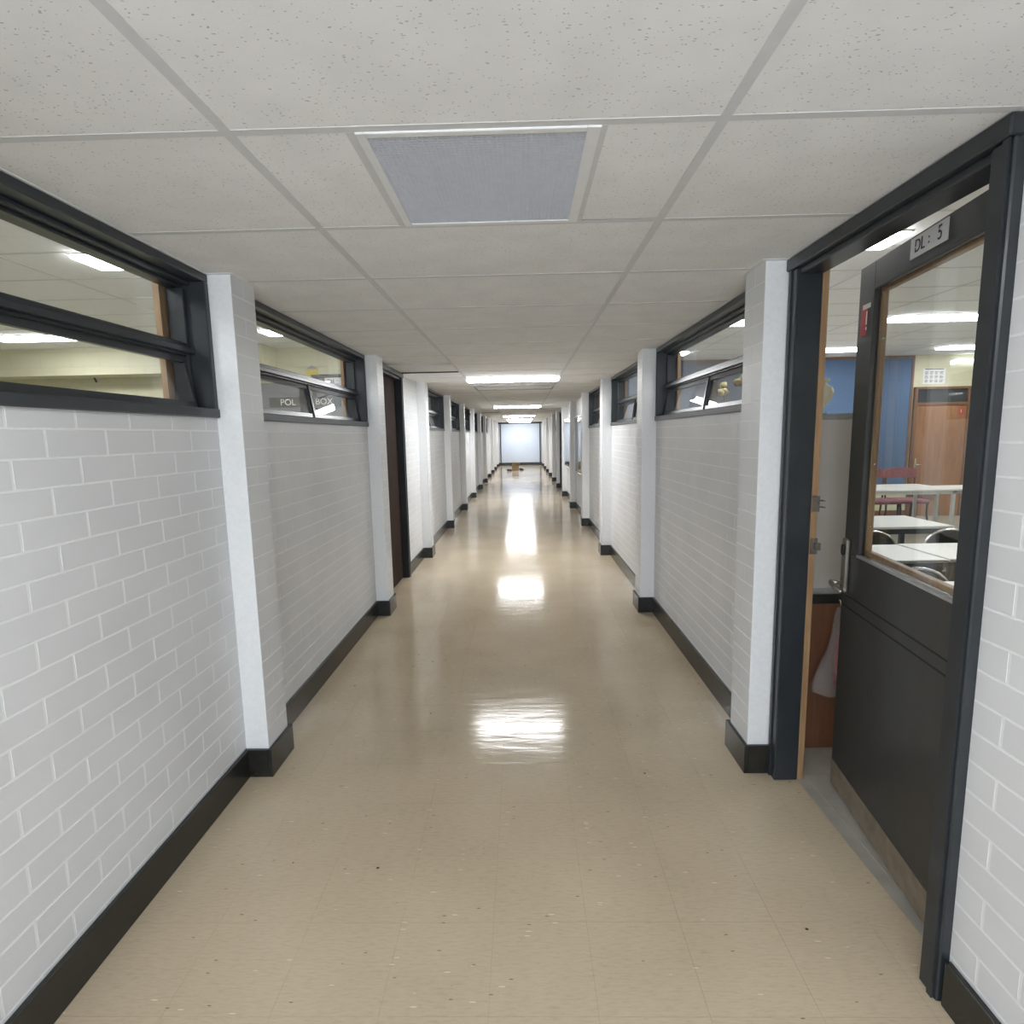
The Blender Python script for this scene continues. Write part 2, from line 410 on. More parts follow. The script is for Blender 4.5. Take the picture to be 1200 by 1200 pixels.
# ------------------------------------------------------------------ walls, block by block
brick_cache = {}
def brick_mesh(side, ln, ht):
    """block with its face at x=0, looking toward the corridor; body goes into the wall"""
    k = (side, round(ln, 3), round(ht, 3))
    if k not in brick_cache:
        mb = MB(); g = 0.0035; c = min(0.0012, ht / 4); d = 0.012
        y0, y1, z0, z1 = g, ln - g, g * .8, ht - g * .8
        s = -side
        vs = [(s * c, y0, z0), (s * c, y1, z0), (s * c, y1, z1), (s * c, y0, z1),
              (0, y0 + c, z0 + c), (0, y1 - c, z0 + c), (0, y1 - c, z1 - c), (0, y0 + c, z1 - c),
              (s * d, y0, z0), (s * d, y1, z0), (s * d, y1, z1), (s * d, y0, z1)]
        fs = [(4, 5, 6, 7), (0, 1, 5, 4), (1, 2, 6, 5), (2, 3, 7, 6), (3, 0, 4, 7), (8, 9, 1, 0), (9, 10, 2, 1), (10, 11, 3, 2), (11, 8, 0, 3), (8, 11, 10, 9)]
        mb.add(vs, fs); brick_cache[k] = mb.mesh('brick', [M['block']])
    return brick_cache[k]
def append_mesh(mb, me, loc):
    mb.add([(v.co.x + loc[0], v.co.y + loc[1], v.co.z + loc[2]) for v in me.vertices], [list(p.vertices) for p in me.polygons])
def courses(z0, z1):
    k = math.floor((z0 - CZ0) / CH) ; out = []
    while CZ0 + k * CH < z1 - 0.004:
        a = max(z0, CZ0 + k * CH); b = min(z1, CZ0 + (k + 1) * CH)
        if b - a > 0.008: out.append((k, a, b))
        k += 1
    return out
def lay(side, y0, y1, z0, z1, off_odd, off_even, wall, stuffmb, limit):
    """bricks of one panel; side +1 = right wall, -1 = left"""
    xf = XR if side > 0 else XL
    for k, a, b in courses(z0, z1):
        off = off_odd if k % 2 else off_even
        y = off + BL * math.floor((y0 - off) / BL)
        while y < y1:
            s, e = max(y, y0), min(y + BL, y1)
            if e - s > 0.015:
                me = brick_mesh(-side, e - s, b - a)
                if limit[0] > 0 : link('brick', me, wall, (xf, s, a)); limit[0] -= 1
                else: append_mesh(stuffmb, me, (xf, s, a))
            y += BL
def wall(side):
    nm = 'wall_right' if side > 0 else 'wall_left'
    xf = (XR if side > 0 else XL) + side * 0.0009
    xb = (1.28 if side > 0 else -1.50)
    x0, x1 = min(xf, xb), max(xf, xb)
    mb = MB()
    segs = []
    doors = {1: [(0, 1.405, 2.49), (6, 15.98, 17.04)], -1: [(2, 5.30, 6.37)]}[side]
    y = YBACK
    # full-height masonry except where a window or door is
    if side > 0:
        full = [(YBACK, 1.405), (bay_y(4), bay_y(5) + BAY), (bay_y(6), 15.98), (bay_y(10), YEND)]
        win = [1, 2, 3, 7, 8, 9]; gaps = [(1.405, 2.49), (15.98, 17.04)]
    else:
        full = [(bay_y(2), 5.30), (6.37, bay_y(3) - PD), (bay_y(9), YEND)]
        win = [0, 1, 3, 4, 5, 6, 7, 8]; gaps = [(5.30, 6.37)]
    # solid stacks behind pilasters
    for i in range(-3, NP):
        a, b = pil_y(i), pil_y(i) + PD
        mb.box(x0, x1, a, b, 0, RCEIL)
    for a, b in full: mb.box(x0, x1, a, b, 0, RCEIL)
    for w in win:
        mb.box(x0, x1, bay_y(w), bay_y(w) + BAY, 0, SILL); mb.box(x0, x1, bay_y(w), bay_y(w) + BAY, H + .002, RCEIL)
    for a, b in gaps: mb.box(x0, x1, a, b, H + .002, RCEIL)
    if side < 0: mb.box(x0, x1, YBACK, bay_y(0), 0, RCEIL)
    o = mb.build(nm, M['mortar'])
    tag(o, ('right' if side > 0 else 'left') + ' corridor wall of white painted block between the pilasters', 'wall', kind='structure')
    st = MB()
    if side < 0:
        lim = [300]; odd, even = 1.575 - BL * 4, 1.4575 - BL * 4
        lay(-1, 0.75, bay_y(0) + BAY, 0.13, SILL, odd, even, o, st, lim)
        lim = [max(0, lim[0] - 2)]
        lay(-1, bay_y(1), bay_y(1) + BAY, 0.13, SILL, odd, even, o, st, lim)
        lay(-1, bay_y(0), 0.75, 0.13, SILL, odd, even, o, st, [0])
        for w in win[2:]: lay(-1, bay_y(w), bay_y(w) + BAY, 0.13, SILL, odd, even, o, st, [0])
        for a, b in full: lay(-1, a, b, 0.13, H - .003, odd, even, o, st, [0])
    else:
        lim = [298]; odd, even = 1.19, 1.307
        lay(1, 0.85, 1.40, 0.13, H - .003, odd, even, o, st, lim)
        lay(1, bay_y(1), bay_y(1) + BAY, 0.13, SILL, odd, even, o, st, lim)
        lay(1, YBACK + .01, 0.85, 0.13, H - .003, odd, even, o, st, [0])
        for w in win[1:]: lay(1, bay_y(w), bay_y(w) + BAY, 0.13, SILL, odd, even, o, st, [0])
        for a, b in full[1:]: lay(1, a, b, 0.13, H - .003, odd, even, o, st, [0])
    tag(st.build('brick', M['block'], o), kind='stuff')
    return o
wall_l = wall(-1); wall_r = wall(1)

# pilasters: header blocks facing the viewer, half / whole blocks facing the corridor
pil_labels = {0: 'nearest', 1: 'second', 2: 'third', 3: 'fourth', 4: 'fifth', 5: 'sixth', 6: 'seventh', 7: 'eighth', 8: 'ninth', 9: 'tenth', 10: 'eleventh', 11: 'twelfth'}
def pil_block(w, d, h):
    k = ('p', round(w, 3), round(d, 3), round(h, 3))
    if k not in brick_cache: brick_cache[k] = MB().box(.0, w, .0025, d - .0025, .0025, h - .0025, c=min(.0012, h / 5)).mesh('brick', [M['block']])
    return brick_cache[k]
def pilaster(side, i):
    xw, xp = (XR, PXR) if side > 0 else (XL, PXL)
    y = pil_y(i); root = empty('pilaster', (min(xw, xp), y, 0))
    w = abs(xw - xp)
    if i >= 0:
        tag(root, 'white block pilaster on the %s wall, %s from the viewer' % ('right' if side > 0 else 'left', pil_labels[i]), 'pilaster', kind='structure')
    else: tag(root, 'white block pilaster on the %s wall behind the viewer' % ('right' if side > 0 else 'left'), 'pilaster', kind='structure')
    MB().box(.001, w - .001, .001, PD - .001, 0, H + .003).build('core', M['mortar'], root)
    st = MB()
    for k, a, b in courses(0.13, H - .001):
        parts = [(0, PD)] if k % 2 == 0 else [(0, PD * .5), (PD * .5, PD * .5)]
        for (s, ln) in parts:
            me = pil_block(w, ln, b - a)
            if 0 <= i <= 2: link('brick', me, root, (0, s, a))
            else: append_mesh(st, me, (0, s, a))
    if st.v: tag(st.build('brick', M['block'], root), kind='stuff')
for i in range(-2, NP):
    pilaster(-1, i); pilaster(1, i)

# baseboards wrapped round the pilasters
def baseboard(side):
    xw, xp = (XR, PXR) if side > 0 else (XL, PXL); t = 0.018; hh = 0.137; mb = MB()
    def seg(y0, y1, xf): mb.box(min(xf, xf - side * t), max(xf, xf - side * t), y0, y1, 0, hh, c=.002)
    gaps = [(1.39, 2.49), (15.95, 17.05)] if side > 0 else [(5.28, 6.39)]
    for i in range(-2, NP):
        y = pil_y(i)
        seg(y - t, y + PD + t, xp)
        nose = xp - side * t
        for q in (y - t, y + PD): mb.box(min(xp, xw - side * t * .0), max(xp, xw), q, q + t, 0, hh, c=.002)
        a, b = y + PD + t, pil_y(i + 1) - t
        if i == NP - 1: b = YEND
        cuts = [a, b]
        runs = [(a, b)]
        for g0, g1 in gaps:
            nr = []
            for r0, r1 in runs:
                if g1 <= r0 or g0 >= r1: nr.append((r0, r1)); continue
                if g0 > r0: nr.append((r0, g0))
                if g1 < r1: nr.append((g1, r1))
            runs = nr
        for r0, r1 in runs: seg(r0, r1, xw)
    o = mb.build('baseboard_right' if side > 0 else 'baseboard_left', M['vinylbase'])
    tag(o, 'glossy black baseboard along the %s wall and its pilasters' % ('right' if side > 0 else 'left'), 'baseboard', kind='structure')
baseboard(-1); baseboard(1)

# ------------------------------------------------------------------ ceiling
ce = MB().box(-1.50, 1.30, YBACK, YEND + .2, RCEIL, RCEIL + .05).build('ceiling', M['plenum'])
tag(ce, 'suspended corridor ceiling of white fissured tiles in a painted grid', 'ceiling', kind='structure')
LIT = {-2: 'lit', 9: 'lit', 20: 'lit', 31: 'lit', 38: 'lit', 45: 'lit', 11: 'unlit'}
ct_cache = {}
def ctile(w, d):
    k = (round(w, 3), round(d, 3))
    if k not in ct_cache: ct_cache[k] = MB().box(0, w, 0, d, 0, .014).mesh('ceiling_tile', [M['tile']])
    return ct_cache[k]
TW = 0.0135      # half tee width
rows = [(k, RY0 + RP * k) for k in range(-8, 48)]
dx_l, dx_r = XL + .02, XR - .02
tees = MB()
def tee(x0, x1, y): tees.box(x0, x1, y - TW, y + TW, H, H + .003)
sag = {(4, 0): 0.0, (7, 0): 0.0}
for k, y in rows:
    y1 = min(y + RP, YEND)
    cols = [(XL + .002, GL), (GL, GR), (GR, XR - .002)]
    for ci, (a, b) in enumerate(cols):
        if ci == 1 and k in LIT: continue
        if ci == 1 and k == 0:
            link('ceiling_tile', ctile(-.385 - GL, RP - .004), ce, (GL, y + .002, H + .0012))
            o = link('ceiling_tile', ctile(GR - .197, RP - .022), ce, (.197, y + .002, H + .0012)); o.rotation_euler = (0, 0, math.radians(0.8))
            continue
        o = link('ceiling_tile', ctile(b - a - .004, y1 - y - .004), ce, (a + .002, y + .002, H + .0012))
        if (k, ci) == (6, 0): o.rotation_euler = (math.radians(1.2), 0, 0)
    if k > -8:
        a, b = XL, XR
        link('cross_tee', MB().box(XL, GL - TW, y - TW * .9, y + TW * .9, H, H + .0012).mesh('cross_tee', [M['tee']]) if k == -7 else bpy.data.meshes['cross_tee'], ce, (0, y - (RY0 - RP * 7), 0))
tee_l = bpy.data.meshes['cross_tee']
mid = MB().box(GL + TW, GR - TW, -TW * .9, TW * .9, H, H + .0012).mesh('cross_tee', [M['tee']])
rgt = MB().box(GR + TW, XR, -TW * .9, TW * .9, H, H + .0012).mesh('cross_tee', [M['tee']])
for k, y in rows[1:]:
    link('cross_tee', mid, ce, (0, y, 0)); link('cross_tee', rgt, ce, (0, y, 0))
for gx in (GL, GR):
    MB().box(gx - TW, gx + TW, YBACK, YEND, H - .0004, H + .0012).build('main_runner', M['tee'], ce)
for gx in (-.385, .197):
    MB().box(gx - TW, gx + TW, RY0 + TW, RY0 + RP - TW, H, H + .0012).build('cross_tee', M['tee'], ce)
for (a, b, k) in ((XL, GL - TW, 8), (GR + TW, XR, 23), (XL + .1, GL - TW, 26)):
    MB().box(a, b, RY0 + RP * k - .018, RY0 + RP * k + .018, H - .010, H - .0005).build('gap_strip', M['rubber'], ce)  # black strips added for the shade in gaps beside sagging tiles
# wall angle
wa = MB()
for side, xw, xp in ((-1, XL, PXL), (1, XR, PXR)):
    for i in range(-2, NP):
        y = pil_y(i)
        wa.box(min(xp, xp - side * .02), max(xp, xp - side * .02), y - .02, y + PD + .02, H - .0015, H + .001)
        for q in (y - .02, y + PD): wa.box(min(xp, xw), max(xp, xw), q, q + .02, H - .0015, H + .001)
        b = YEND if i == NP - 1 else pil_y(i + 1) - .02
        wa.box(min(xw, xw - side * .02), max(xw, xw - side * .02), y + PD + .02, b, H - .0015, H + .001)
wa.build('wall_angle', M['whitemetal'], ce)

# return air grille
v = empty('ceiling_vent', (-.377, RY0 + .012, H - .004), label='square grey return air grille in a white frame in the near ceiling', cat='vent')
W, D = .573, .588
fr = MB()
fr.box(0, .022, 0, D, 0, .02, c=.002); fr.box(W - .032, W, 0, D, 0, .02, c=.002); fr.box(.022, W - .032, 0, .022, 0, .02, c=.002); fr.box(.022, W - .032, D - .022, D, 0, .02, c=.002)
fr.build('frame', M['whitemetal'], v)
ln = MB(); N = 46
for i in range(N + 1):
    q = .022 + (D - .044) * i / N; ln.box(.022, W - .032, q - .0012, q + .0012, .003, .016)
N = 44
for i in range(N + 1):
    q = .022 + (W - .054) * i / N; ln.box(q - .0012, q + .0012, .022, D - .022, .0035, .016)
tag(ln.build('grille', M['grille'], v), kind='stuff')
MB().box(.01, W - .01, .01, D - .01, .016, .03).build('backing', flat('vent_backing', (0.30, 0.31, 0.34), 0.8), v)

names = {9: 'nearest lit ceiling light ahead, wide white panel across the corridor', 20: 'second lit ceiling light down the corridor', 31: 'third lit ceiling light down the corridor',
         38: 'fourth lit ceiling light down the corridor', 45: 'last lit ceiling light, just before the pale end panel', -2: 'lit ceiling light overhead, above the viewer', 11: 'unlit ceiling light with dark edges behind the nearest lit one'}
for k, st in LIT.items():
    y = RY0 + RP * k; 
    t = empty('ceiling_light', (GL, y, H), label=names[k], cat='light', group='ceiling lights in the corridor')
    w = GR - GL
    if st == 'lit':
        y = .05
        MB().box(0, w, y - .012, y + .312, -.008, .004, c=.002).build('mounting_plate', M['whitemetal'], t)
        for e in (0, w - .014): MB().box(e, e + .014, y - .004, y + .304, -.042, -.008, c=.004).build('end_cap', M['whitemetal'], t)
        MB().prism([(y, -.008), (y + .010, -.030), (y + .05, -.040), (y + .25, -.040), (y + .290, -.030), (y + .30, -.008)], 0, .014, w - .014).build('diffuser', M['tube_dim' if k < 0 else 'tube'], t)
        link('ceiling_tile', ctile(w - .004, RP - .004), ce, (GL + .002, RY0 + RP * k + .002, H + .0042))
    else:
        MB().box(.0, w, .0, .035, -.02, .03, c=.002).box(.0, w, RP - .035, RP, -.02, .03, c=.002).box(0, .02, .035, RP - .035, -.02, .03).box(w - .02, w, .035, RP - .035, -.02, .03).box(0, w, 0, RP, .03, .05).build('frame', M['greytrim'], t)
        MB().box(.02, w - .02, .035, RP - .035, -.012, -.002, c=.002).build('diffuser', M['unlit'], t)

# ------------------------------------------------------------------ end of the corridor
ew = MB().box(-1.50, 1.30, YEND, YEND + .12, 0, RCEIL).build('wall_end', M['block'])
tag(ew, 'white wall closing the far end of the corridor', 'wall', kind='structure')
MB().box(-1.34, 1.154, YEND - .02, YEND, 0, .15, c=.002).build('baseboard', M['vinylbase'], ew)
ep = empty('end_screen', (-.10, YEND - .022, 0), label='large pale blue-white panel in a dark frame at the corridor end', cat='panel')
MB().box(-1.03, 1.03, -.035, -.0, .16, H - .09, c=.004).build('panel', M['endpanel'], ep)
for x in (-1.06, 1.03): MB().box(x, x + .05, -.07, 0, .15, H - .03, c=.004).build('post', M['frame'], ep)
MB().box(-1.24, 1.25, -.07, 0, H - .09, H - .004, c=.004).build('header', M['frame'], ep)
bw = MB().box(-1.50, 1.30, YBACK - .12, YBACK, 0, RCEIL).build('wall_back', M['block'])
tag(bw, 'white wall closing the corridor behind the viewer', 'wall', kind='structure')

# carton and bundles on the floor at the far end
cb = empty('cardboard_box', (-.33, 25.9, 0), .1, label='small brown cardboard carton on the floor at the far end', cat='box')
bx = MB()
for (a, b, c_, d) in ((-.15, .15, -.13, -.12), (-.15, .15, .12, .13), (-.15, -.14, -.12, .12), (.14, .15, -.12, .12)): bx.box(a, b, c_, d, .005, .27)
bx.box(-.14, .14, -.12, .12, .005, .015); bx.build('body', M['cardboard'], cb)
MB().prism([(-.13, .27), (-.12, .27), (-.20, .36), (-.21, .35)], 0, -.15, .15).build('flap', M['cardboard'], cb)
MB().prism([(.15, .27), (.14, .27), (.21, .34), (.22, .33)], 1, -.12, .12).build('flap', M['cardboard'], cb)
for i, (x, y, r, lab) in enumerate([(-.60, 25.55, .10, 'dark grey cloth bundle left of the carton at the corridor end'), (-.06, 26.0, .085, 'low dark cloth bundle right of the carton at the corridor end')]):
    mb = MB(); random.seed(20 + i)
    mb.blob(x, y, r * .55, r * 1.25, r, r * .55, n=14, m=8, jit=.12); mb.blob(x + r * .7, y - .03, r * .3, r * .7, r * .6, r * .3, n=12, m=6, jit=.12)
    tag(mb.build('cloth_bundle', M['cloth']), lab, 'cloth')

# ------------------------------------------------------------------ high windows
def window(side, bay, n, label, two=True):
    xf = XR if side > 0 else XL
    root = empty('window_%d' % n, (xf, bay_y(bay), 0)); tag(root, label, 'window', kind='structure', group='high corridor windows')
    tf = lambda d, y, z: (side * d, y, z)
    B = BAY
    f = MB(tf)
    f.box(-.012, .15, 0, B, H - .034, H - .001, c=.003)                     # head
    for a, b in ((0, .03), (B - .03, B)): f.box(-.012, .15, a, b, SILL, H - .034, c=.003)
    f.box(-.018, .15, .0, B, SILL - .004, SILL + .035, c=.004)              # sill
    f.build('frame', M['frame'], root)
    s = MB(tf)
    s.box(.05, .14, .03, B - .03, H - .05, H - .034, c=.003); s.box(.08, .14, .03, B - .03, H - .062, H - .05, c=.002)
    for a, b in ((.03, .055), (B - .055, B - .03)): s.box(.07, .14, a, b, SILL + .035, H - .062, c=.003)
    s.build('inner_stop', M['frame'], root)
    t = MB(tf); t.box(.07, .14, .055, B - .055, 1.95, 2.005, c=.004); t.box(.05, .07, .03, B - .03, 1.96, 1.985, c=.003)
    t.build('transom', M['frame'], root)
    MB(tf).box(.098, .103, .055, B - .055, 2.005, H - .062).build('pane', M['glass'], root)
    MB(tf).prism([(.074, 1.95), (.135, 1.95), (.135, SILL + .035), (.038, SILL + .035)], 1, B / 2 - .014, B / 2 + .014).build('mullion', M['frame'], root)
    for a, b in ((.055, B / 2 - .014), (B / 2 + .014, B - .055)):
        zb, zt, db, dt = SILL + .037, 1.948, .046, .082
        def P(u, y, off):     # u 0..1 up the tilted plane
            return (db + (dt - db) * u + off, y, zb + (zt - zb) * u)
        sh = MB(tf); Lh = zt - zb
        def slab(u0, u1, y0, y1, o0, o1):
            vs = [P(u0, y0, o0), P(u1, y0, o0), P(u1, y1, o0), P(u0, y1, o0), P(u0, y0, o1), P(u1, y0, o1), P(u1, y1, o1), P(u0, y1, o1)]
            return vs, [(0, 1, 2, 3), (7, 6, 5, 4), (0, 4, 5, 1), (1, 5, 6, 2), (2, 6, 7, 3), (3, 7, 4, 0)]
        for q in ((0, .13, a, b, 0, .022), (.88, 1, a, b, 0, .022), (.13, .88, a, a + .018, 0, .022), (.13, .88, b - .018, b, 0, .022)): sh.add(*slab(*q))
        so = sh.build('sash', M['frame'], root)
        g = MB(tf); g.add(*slab(.13, .88, a + .018, b - .018, .009, .013)); g.build('pane', M['glass'], so)
    w = MB(tf); w.box(.15, .175, .0, .06, SILL, H - .05); w.box(.15, .175, B - .085, B - .0, SILL, H - .05); w.box(.15, .175, 0, B, SILL - .03, SILL + .03)
    w.build('timber_trim', M['jambwood'], root)
    return root
ordn = ['nearest', 'second', 'third', 'fourth', 'fifth', 'sixth', 'seventh', 'eighth', 'ninth', 'tenth', 'eleventh']
descr_l = {0: 'high dark-framed window above the near left wall, lit classroom behind', 1: 'high left window with two tilted sashes, second bay on the left',
           3: 'first unlit high window beyond the dark left doorway', 4: 'second unlit high window beyond the left doorway', 5: 'third unlit high window beyond the left doorway, small round bell beside it', 6: 'fourth unlit high window beyond the left doorway', 7: 'fifth unlit high window beyond the left doorway', 8: 'farthest unlit high window on the left wall'}
descr_r = {1: 'high dark-framed window right of the open door, two tilted sashes', 2: 'second high window on the right wall, blue and white seen through it', 3: 'third high window on the right wall, before the display cases',
           7: 'first high window beyond the far right doorway', 8: 'second high window beyond the far right doorway', 9: 'farthest high window on the right wall'}
n = 1
for bay, lab in descr_l.items(): window(-1, bay, n, lab); n += 1
for bay, lab in descr_r.items(): window(1, bay, n, lab); n += 1

# ------------------------------------------------------------------ doors to the classrooms
def door(side, y0, y1, num, label, hinge_near, angle, near_w=.07, far_w=.07, lit=True):
    """y0..y1 outer edges of the frame"""
    xf = XR if side > 0 else XL
    root = empty('door_%d' % num, (xf, y0, 0)); tag(root, label, 'door', kind='structure')
    tf = lambda d, y, z: (side * d, y, z)
    L_ = y1 - y0
    f = MB(tf)
    f.box(-.026, .08, 0, near_w, 0, H - .05, c=.004); f.box(-.026, .08, L_ - far_w, L_, 0, H - .05, c=.004)
    f.box(-.040, .08, 0, L_, H - .05, H - .001, c=.004)
    f.box(-.014, .08, near_w, L_ - far_w, H - .075, H - .05, c=.003)
    f.build('door_frame', M['frame'], root)
    s = MB(tf)
    s.box(-.032, -.026, .012, .03, 0.0, H - .05); s.box(-.032, -.026, L_ - .03, L_ - .012, 0, H - .05)
    s.build('frame_bead', M['frame'], root)
    j = MB(tf); j.box(.08, .110, .0, near_w - .006, 0, H - .05, c=.003); j.box(.08, .110, L_ - far_w + .006, L_, 0, H - .05, c=.003)
    j.build('timber_jamb', M['jambwood' if num == 1 else 'darkwood'], root)  # darker timber puts the left doorway's shade into the jamb colour
    return root
# near right door: open into the classroom
DY0, DY1 = 1.397, 2.488
d1 = door(1, DY0, DY1, 1, 'black door frame of the near right classroom, its door standing ajar', True, 8)
# strike plates on far timber jamb
st = MB().box(.085, .115, DY1 - DY0 - .068, DY1 - DY0 - .063, 1.055, 1.125); st.build('strike_plate', M['oldmetal'], d1)
bo = MB().box(.10, .122, DY1 - DY0 - .083, DY1 - DY0 - .066, 1.075, 1.105); bo.build('latch_keeper', M['oldmetal'], d1)
st2 = MB().box(.084, .116, DY1 - DY0 - .067, DY1 - DY0 - .063, 1.24, 1.31)
for z in (1.262, 1.29): st2.tube([(.115, DY1 - DY0 - .069, z), (.128, DY1 - DY0 - .09, z)], .0035)
st2.build('bolt_plate', M['oldmetal'], d1)
HX, HY = 1.242, 1.478
ang = -math.atan2(1.368 - 1.24, 2.415 - 1.5)
leaf = empty('door_leaf', (HX - XR, HY - DY0, 0)); leaf.parent = d1; leaf.rotation_euler = (0, 0, ang)
LW, TH = .925, .044            # leaf local: +y along the leaf, x=0 corridor face, +x into the room
# stiles and rails
lf = MB()
ZG0, ZG1, UG0, UG1 = 1.075, 2.125, .085, .798
lf.box(0, TH, 0, UG0, ZG0, 2.222, c=.002); lf.box(0, TH, UG1, LW, ZG0, 2.222, c=.002); lf.box(0, TH, UG0, UG1, ZG1, 2.222, c=.002)
lf.box(0, TH, 0, LW, .008, ZG0 , c=.002)
lf.build('slab', M['doorblack'], leaf)
gr = MB()
for z in (.893, .845): gr.box(-.0012, .001, .10, LW - .02, z - .003, z + .003)
gr.build('groove_moulding', M['rubber'], leaf)
gb = MB()
for a in ((UG0, UG0 + .012, ZG0, ZG1), (UG1 - .012, UG1, ZG0, ZG1), (UG0, UG1, ZG1 - .012, ZG1)): gb.box(-.004, .012, a[0], a[1], a[2], a[3], c=.002)
gb.build('glazing_bead', M['black'], leaf)
gbb = MB().box(-.006, .014, UG0, UG1, ZG0 - .002, ZG0 + .010, c=.002).build('lower_glazing_bead', M['alu'], leaf)
tb = MB()
for a in ((UG0, UG0 + .03, ZG0, ZG1), (UG1 - .012, UG1, ZG0, ZG1), (UG0, UG1, ZG1 - .02, ZG1), (UG0, UG1, ZG0 + .008, ZG0 + .03)): tb.box(.024, TH + .004, a[0], a[1], a[2], a[3], c=.002)
tbo = tb.build('timber_bead', M['jambwood'], leaf)
sc = MB()
for z in (1.20, 1.45, 1.70, 1.93): sc.blob(.036, UG1 - .013, z, .005, .003, .005)
sc.build('screw_heads', M['chrome'], tbo)
MB().box(.014, .020, UG0 + .004, UG1 - .004, ZG0 + .004, ZG1 - .004).build('pane', M['glass'], leaf)
MB().box(-.0025, .0, .012, LW - .004, .012, .125, c=.001).build('kick_plate', M['kick'], leaf)
# lock plate and lever
pl = MB().box(-.016, 0, LW - .062, LW - .012, .905, 1.135, c=.006).build('lock_plate', M['nickel'], leaf)
MB().box(-.026, -.016, LW - .052, LW - .026, 1.065, 1.11, c=.008).build('thumb_turn', M['rubber'], pl)
lv = MB(); lv.tube([(-.016, LW - .037, .945), (-.058, LW - .034, .945)], .009, 10)
lv.tube([(-.055, LW - .028, .946), (-.064, LW - .05, .945), (-.065, LW - .10, .938), (-.060, LW - .145, .932)], [.0095, .0095, .009, .0075], 10)
lv.build('lever_handle', M['nickel'], pl)
# room sign on the top rail of the leaf
sg = MB().box(-.003, 0, .335, .545, 2.148, 2.214).build('room_sign', M['paper'], leaf); sg['label'] = 'white paper sign reading DL 5'
R_ = (math.radians(90), 0, math.radians(-90))
# seen from the corridor: local axes of a text plane facing -x
text_mesh('DL', .058, 'lettering', M['ink'], sg, (-.0035, .488, 2.181), R_, sx=.85)
text_mesh('5', .062, 'lettering', M['ink'], sg, (-.0035, .375, 2.181), R_, sx=.85)
dt = MB(); dt.box(-.0038, -.003, .432, .438, 2.186, 2.192).box(-.0038, -.003, .432, .438, 2.17, 2.176); dt.build('lettering', M['ink'], sg)
# stencil gaps in the letters
sp = MB(); sp.box(-.0047, -.0036, .33 + .02, .33 + .068, 2.192, 2.1945); sp.box(-.0047, -.0036, .492, .53, 2.178, 2.181); sp.build('stencil_gap', M['paper'], sg)
rs = MB().box(-.002, 0, UG1 + .045, LW - .03, 1.955, 2.075).build('warning_sticker', M['red'], leaf); rs['label'] = 'small red sticker with a white exclamation mark'
mk = MB(); mk.box(-.003, -.002, .841, .849, 1.995, 2.045).box(-.003, -.002, .841, .849, 1.975, 1.985).box(-.003, -.002, .815, .88, 2.055, 2.073); mk.build('print', M['whiteink'], rs)
hg = MB()
for z in (.25, 1.1, 1.95): hg.tube([(-.006, -.006, z - .045), (-.006, -.006, z + .045)], .007, 8)
hg.build('hinges', M['frame'], leaf)

d2 = door(-1, 5.31, 6.36, 2, 'dark framed doorway with an added closed leaf, shaded brown, in the left wall beyond the second pilaster', True, 85)
def plain_leaf(root, hinge_local, ang, w=.90, mat='black'):
    lf = empty('door_leaf', hinge_local, ang); lf.parent = root
    MB().box(0, .044, 0, w, .008, 2.222, c=.002).build('slab', M[mat], lf)
    MB().box(-.0025, 0, .01, w - .01, .012, .125).build('kick_plate', M['kick'], lf)
    l2 = MB(); l2.box(-.014, 0, w - .06, w - .015, .9, 1.13, c=.005); l2.tube([(-.014, w - .037, .945), (-.05, w - .037, .945), (-.053, w - .14, .94)], .008); l2.build('lever_handle', M['nickel'], lf)
plain_leaf(d2, (-.09, .075, 0), 0, .90, 'shadedleaf')  # closed leaf added to keep classroom light out, shade in its colour
d3 = door(1, 15.99, 17.035, 3, 'dark closed door in the right wall beyond the display cases', True, 0)
plain_leaf(d3, (.03, .075, 0), 0, .895)

# ------------------------------------------------------------------ wall-mounted things
def display_case(y0, y1, d, label, brown):
    t = empty('display_case', (XR, y0, .80), label=label, cat='display case', group='aluminium display cases on the right wall')
    L_ = y1 - y0; Z = 1.16
    f = MB(); 
    f.box(-d, 0, 0, .03, 0, Z, c=.002); f.box(-d, 0, L_ - .03, L_, 0, Z, c=.002); f.box(-d, 0, .03, L_ - .03, 0, .03, c=.002); f.box(-d, 0, .03, L_ - .03, Z - .03, Z, c=.002)
    f.build('frame', M['alu'], t)
    MB().box(-.012, 0, .03, L_ - .03, .03, Z - .03).build('back_board', M['caseback'], t)
    MB().box(-d + .006, -d + .010, .03, L_ - .03, .03, Z - .03).build('pane', M['glass'], t)
    MB().box(-.02, -.012, .03, L_ - .03, .03, .16).build('brown_panel' if brown else 'dark_strip', M['cabwood' if brown else 'charcoalband'], t)
display_case(10.05, 12.10, .045, 'nearer aluminium-framed display case on the right wall', True)
display_case(12.50, 14.44, .095, 'farther aluminium-framed display case on the right wall, pale blue backing', False)
bl = empty('wall_bell', (XL, 12.93, 2.12), label='small dark round bell by the third unlit window on the left wall', cat='bell')
mbb = MB(); mbb.tube([(.115, 0, 0), (.135, 0, 0), (.165, 0, 0), (.185, 0, 0)], [.05, .085, .08, .03], 20); mbb.build('gong', M['black'], bl)
MB().box(0.001, .12, -.04, .04, -.05, .05, c=.004).build('bracket', M['black'], bl)

